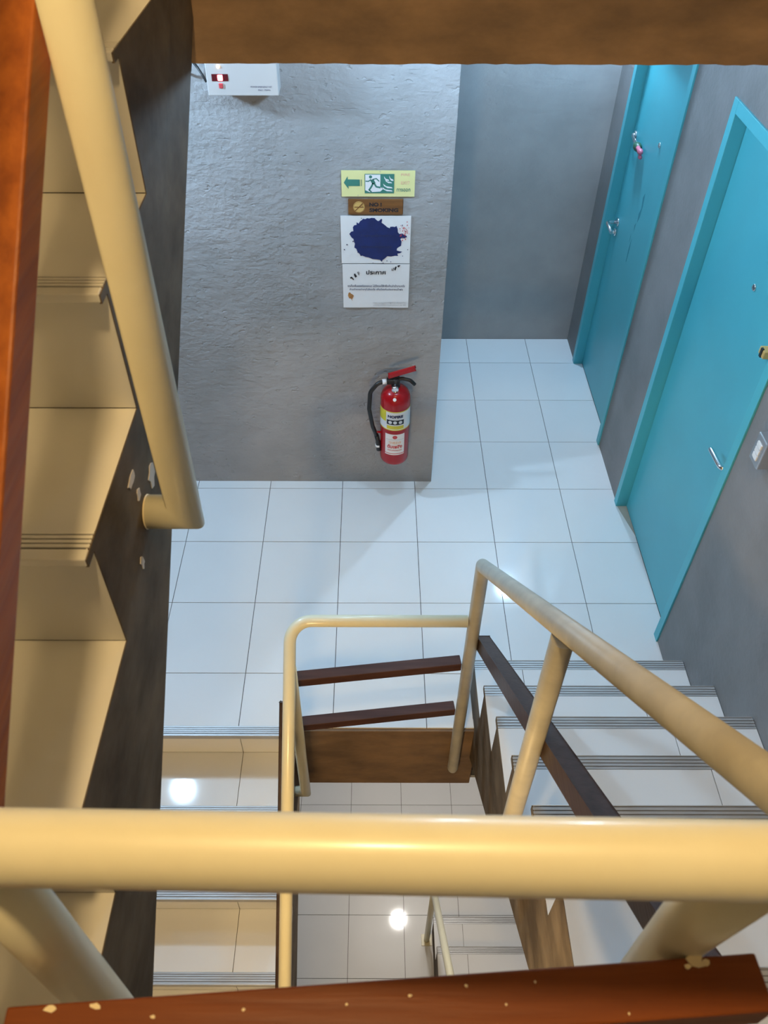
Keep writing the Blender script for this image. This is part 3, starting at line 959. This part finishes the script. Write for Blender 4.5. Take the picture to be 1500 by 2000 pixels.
text_wall('lettering', 'ขอความอนุเคราะห์ผู้พักอาศัยทุกท่าน', 0.014, tu(780, 1805)[0], TYF, tu(780, 1805)[1], M['steel'], tn, width=0.150, align='CENTER', height=0.009, bold=0.0002)
text_wall('lettering', 'ขอบคุณที่ให้ความร่วมมือมา ณ ที่นี้', 0.014, tu(780, 1836)[0], TYF, tu(780, 1836)[1], M['steel'], tn, width=0.150, align='CENTER', height=0.009, bold=0.0002)
def tpoly(name, polys, m):
    flat(name, [[tu(*p) for p in q] for q in polys], TYF, m, tn)
tpoly('megaphone_mark', [[(280, 1490), (300, 1478), (322, 1500), (330, 1520), (318, 1518), (306, 1500), (288, 1502)], [(330, 1448), (345, 1440), (368, 1475), (350, 1492), (335, 1470)],
                    [(372, 1424), (378, 1422), (398, 1458), (394, 1464)], [(384, 1418), (388, 1416), (402, 1440), (399, 1444)]], M['ink'])
tpoly('megaphone_mark', [[(908, 1338), (880, 1340), (868, 1352), (886, 1366), (898, 1352)], [(852, 1352), (862, 1362), (848, 1402), (832, 1396), (834, 1372)],
                    [(818, 1368), (826, 1372), (820, 1410), (810, 1404)], [(798, 1378), (803, 1380), (800, 1408), (795, 1404)]], M['ink'])
tpoly('flower_mark', [[(258, 1680), (275, 1672), (290, 1690), (310, 1700), (325, 1715), (315, 1740), (300, 1762), (308, 1780), (298, 1770), (288, 1752), (265, 1748), (250, 1715)]], M['flower'])

# ------------------------------------------------------------------ fire extinguisher
EC = Vector((0.108, 3.190, 0.0))
er = 0.074
x = thing('fire_extinguisher', 'red fire extinguisher with black hose hung on the grey wall', 'extinguisher', (EC.x, EC.y, 0.265))
bm = B()
add_lathe(bm, [(0.0, 0.268), (0.052, 0.266), (0.066, 0.270), (0.072, 0.280), (er, 0.295), (er, 0.655), (0.072, 0.675), (0.063, 0.697), (0.048, 0.712), (0.028, 0.720), (0.022, 0.724)], EC, 48)
obj('cylinder', bm, M['red'], x)
def band(name, a0, a1, z0, z1, m, parent, rr=0.0006, n=28):
    bm = B()
    for i in range(n):
        t0, t1 = math.radians(a0 + (a1 - a0) * i / n), math.radians(a0 + (a1 - a0) * (i + 1) / n)
        q = []
        for t, z in ((t0, z0), (t1, z0), (t1, z1), (t0, z1)):
            q.append(EC + Vector(((er + rr) * math.sin(t), -(er + rr) * math.cos(t), z)))
        f = bm.faces.new([bm.verts.new(p) for p in q])
        f.smooth = True
    bmesh.ops.remove_doubles(bm, verts=list(bm.verts), dist=1e-5)
    bmesh.ops.recalc_face_normals(bm, faces=list(bm.faces))
    return obj(name, bm, m, parent)
def text_band(body, ang, z, wdeg, h, m, parent, rr=0.0016, bold=0.0):
    bm = text_bm(body, 0.02, 'CENTER', bold)
    xs = [v.co.x for v in bm.verts]; ys = [v.co.y for v in bm.verts]
    for v in bm.verts:
        t = math.radians(ang + (v.co.x - (min(xs) + max(xs)) / 2) / (max(xs) - min(xs)) * wdeg)
        zz = z + (v.co.y - (min(ys) + max(ys)) / 2) / (max(ys) - min(ys)) * h
        v.co = EC + Vector(((er + rr) * math.sin(t), -(er + rr) * math.cos(t), zz))
    return obj('lettering', bm, m, parent)
lb = band('upper_label', -88, 88, 0.505, 0.622, M['paper'], x)
band('label_panel', -86, -38, 0.555, 0.618, M['yellow_ink'], lb, 0.0010)
band('label_panel', -34, 34, 0.514, 0.535, M['yellow_ink'], lb, 0.0010)
band('label_panel', -34, 34, 0.542, 0.571, M['ink'], lb, 0.0010)
band('label_border', -88, 88, 0.617, 0.622, M['yellow_ink'], lb, 0.0010)
band('label_border', -88, 88, 0.505, 0.510, M['yellow_ink'], lb, 0.0010)
for a in (-20, -1, 20):
    bm = B()
    pts = []
    for i in range(16):
        t = math.radians(a) + 0.0095 * math.cos(i * math.pi / 8) / er
        pts.append(EC + Vector(((er + 0.0016) * math.sin(t), -(er + 0.0016) * math.cos(t), 0.5565 + 0.0095 * math.sin(i * math.pi / 8))))
    add_poly(bm, pts)
    obj('round_symbol', bm, M['paper'], lb)
text_band('NOFIRE', 0, 0.592, 60, 0.017, M['navy'], lb, bold=0.0012)
lw = band('lower_label', -40, 40, 0.345, 0.480, M['paper'], x)
text_band('วิธีใช้', 0, 0.428, 50, 0.015, M['pink_ink'], lw, bold=0.0004)
text_band('ดับเพลิง', 0, 0.402, 60, 0.024, M['red_ink'], lw, bold=0.0008)
text_band('เครื่องดับเพลิงชนิดผงเคมีแห้ง', 0, 0.378, 58, 0.010, M['red_ink'], lw, bold=0.0003)
band('label_border', -40, 40, 0.352, 0.356, M['red_ink'], lw, 0.001)
band('label_border', -36, 36, 0.4445, 0.447, M['steel'], lw, 0.001)
bm = B()
pts = [EC + Vector(((er + 0.0014) * math.sin(0.012 * math.cos(i * math.pi / 8) / er), -(er + 0.0014) * math.cos(0.012 * math.cos(i * math.pi / 8) / er), 0.4625 + 0.011 * math.sin(i * math.pi / 8))) for i in range(16)]
add_poly(bm, pts)
obj('round_symbol', bm, M['red_ink'], lw)
bm = B()
add_lathe(bm, [(0.021, 0.718), (0.021, 0.735), (0.016, 0.742), (0.016, 0.772)], EC, 20)
add_box(bm, EC.x - 0.045, EC.x + 0.02, EC.y - 0.014, EC.y + 0.014, 0.742, 0.768, 0.004)
valve = obj('valve', bm, M['black'], x)
bm = B()
path = [(EC.x - 0.01, EC.y, 0.762), (EC.x + 0.03, EC.y, 0.770), (EC.x + 0.07, EC.y - 0.004, 0.762), (EC.x + 0.092, EC.y - 0.006, 0.738)]
add_tube(bm, fillet(path, 0.03, 4), 0.009, 10)
obj('carry_handle', bm, M['black'], x)
bm = B()
add_bar(bm, (EC.x - 0.035, EC.y, 0.785), (EC.x + 0.090, EC.y - 0.004, 0.832), 0.024, 0.010)
obj('squeeze_lever', bm, M['red'], x)
bm = B()
add_lathe(bm, [(0.004, 0.004), (0.017, 0.004), (0.017, -0.010), (0.013, -0.014), (0.012, -0.010)], (EC.x - 0.004, EC.y - 0.035, 0.735), 24, 'Y')
add_tube(bm, [(EC.x - 0.004, EC.y, 0.745), (EC.x - 0.004, EC.y - 0.034, 0.735)], 0.007, 10)
obj('pressure_gauge', bm, M['chrome'], x)
bm = B()
t = [EC + Vector((-0.006 + 0.009 * math.cos(i * math.pi / 7), -0.0685 + 0.0012 , 0.690 + 0.008 * math.sin(i * math.pi / 7))) for i in range(14)]
# round sticker lying on the sloping shoulder
nrm = Vector((0, -0.80, 0.60)).normalized(); a1 = Vector((1, 0, 0)); a2 = nrm.cross(a1)
c0 = EC + Vector((-0.006, -0.0665, 0.692)) + nrm * 0.0018
add_poly(bm, [c0 + a1 * 0.0085 * math.cos(i * math.pi / 8) + a2 * 0.0085 * math.sin(i * math.pi / 8) for i in range(16)])
obj('round_sticker', bm, M['paper'], x)
bm = B()
hp = fillet([(EC.x - 0.045, EC.y - 0.005, 0.755), (EC.x - 0.085, EC.y - 0.01, 0.752), (EC.x - 0.124, EC.y - 0.015, 0.700), (EC.x - 0.130, EC.y - 0.02, 0.600), (EC.x - 0.112, EC.y - 0.02, 0.490), (EC.x - 0.090, EC.y - 0.02, 0.425)], 0.05, 6)
add_tube(bm, hp, 0.0105, 14)
obj('hose', bm, M['black'], x)
bm = B()
add_tube(bm, [(EC.x - 0.092, EC.y - 0.02, 0.43), (EC.x - 0.086, EC.y - 0.02, 0.40), (EC.x - 0.083, EC.y - 0.02, 0.385), (EC.x - 0.079, EC.y - 0.02, 0.335)], [0.012, 0.011, 0.0135, 0.0135], 14)
nz = obj('nozzle', bm, M['black'], x)
bm = B(); add_tube(bm, [(EC.x - 0.0845, EC.y - 0.02, 0.372), (EC.x - 0.0835, EC.y - 0.02, 0.360)], 0.0145, 14)
obj('nozzle_ring', bm, M['paper'], nz)
bm = B(); add_tube(bm, [(EC.x - 0.046, EC.y - 0.005, 0.755), (EC.x - 0.066, EC.y - 0.008, 0.755)], 0.013, 14)
obj('hose_collar', bm, M['paper'], x, label='white collar where the hose joins')
bm = B(); add_tube(bm, [(EC.x - 0.103, EC.y - 0.02, 0.455), (EC.x - 0.070, EC.y - 0.02, 0.452)], 0.006, 8)
obj('hose_clip', bm, M['red'], x)
bm = B(); add_box(bm, EC.x - 0.02, EC.x + 0.02, EC.y + 0.07, FRONT_Y, 0.60, 0.72, 0.002)
obj('wall_bracket', bm, M['black'], x)

# ------------------------------------------------------------------ lamps
def lamp(i, X, Y, Z, c, r, L, label, zc):
    m = mat('lamp_glass_%d' % i, (0.9, 0.9, 0.9), rough=0.3, emit=c, estr=L)
    t = thing('ceiling_lamp', label, 'lamp', (X, Y, zc))
    bm = B(); bmesh.ops.create_uvsphere(bm, u_segments=24, v_segments=14, radius=r, matrix=Matrix.Translation((X, Y, Z)))
    for f in bm.faces: f.smooth = True
    obj('globe', bm, m, t)
    bm = B(); add_lathe(bm, [(0.05, zc - Z), (0.05, zc - Z - 0.02), (0.02, zc - Z - 0.025), (0.02, r + 0.012), (0.04, r + 0.008), (0.04, r - 0.02)], (X, Y, Z), 20)
    obj('holder', bm, M['white'], t)
for i, a in enumerate(LAMPS):
    lamp(i, *a)
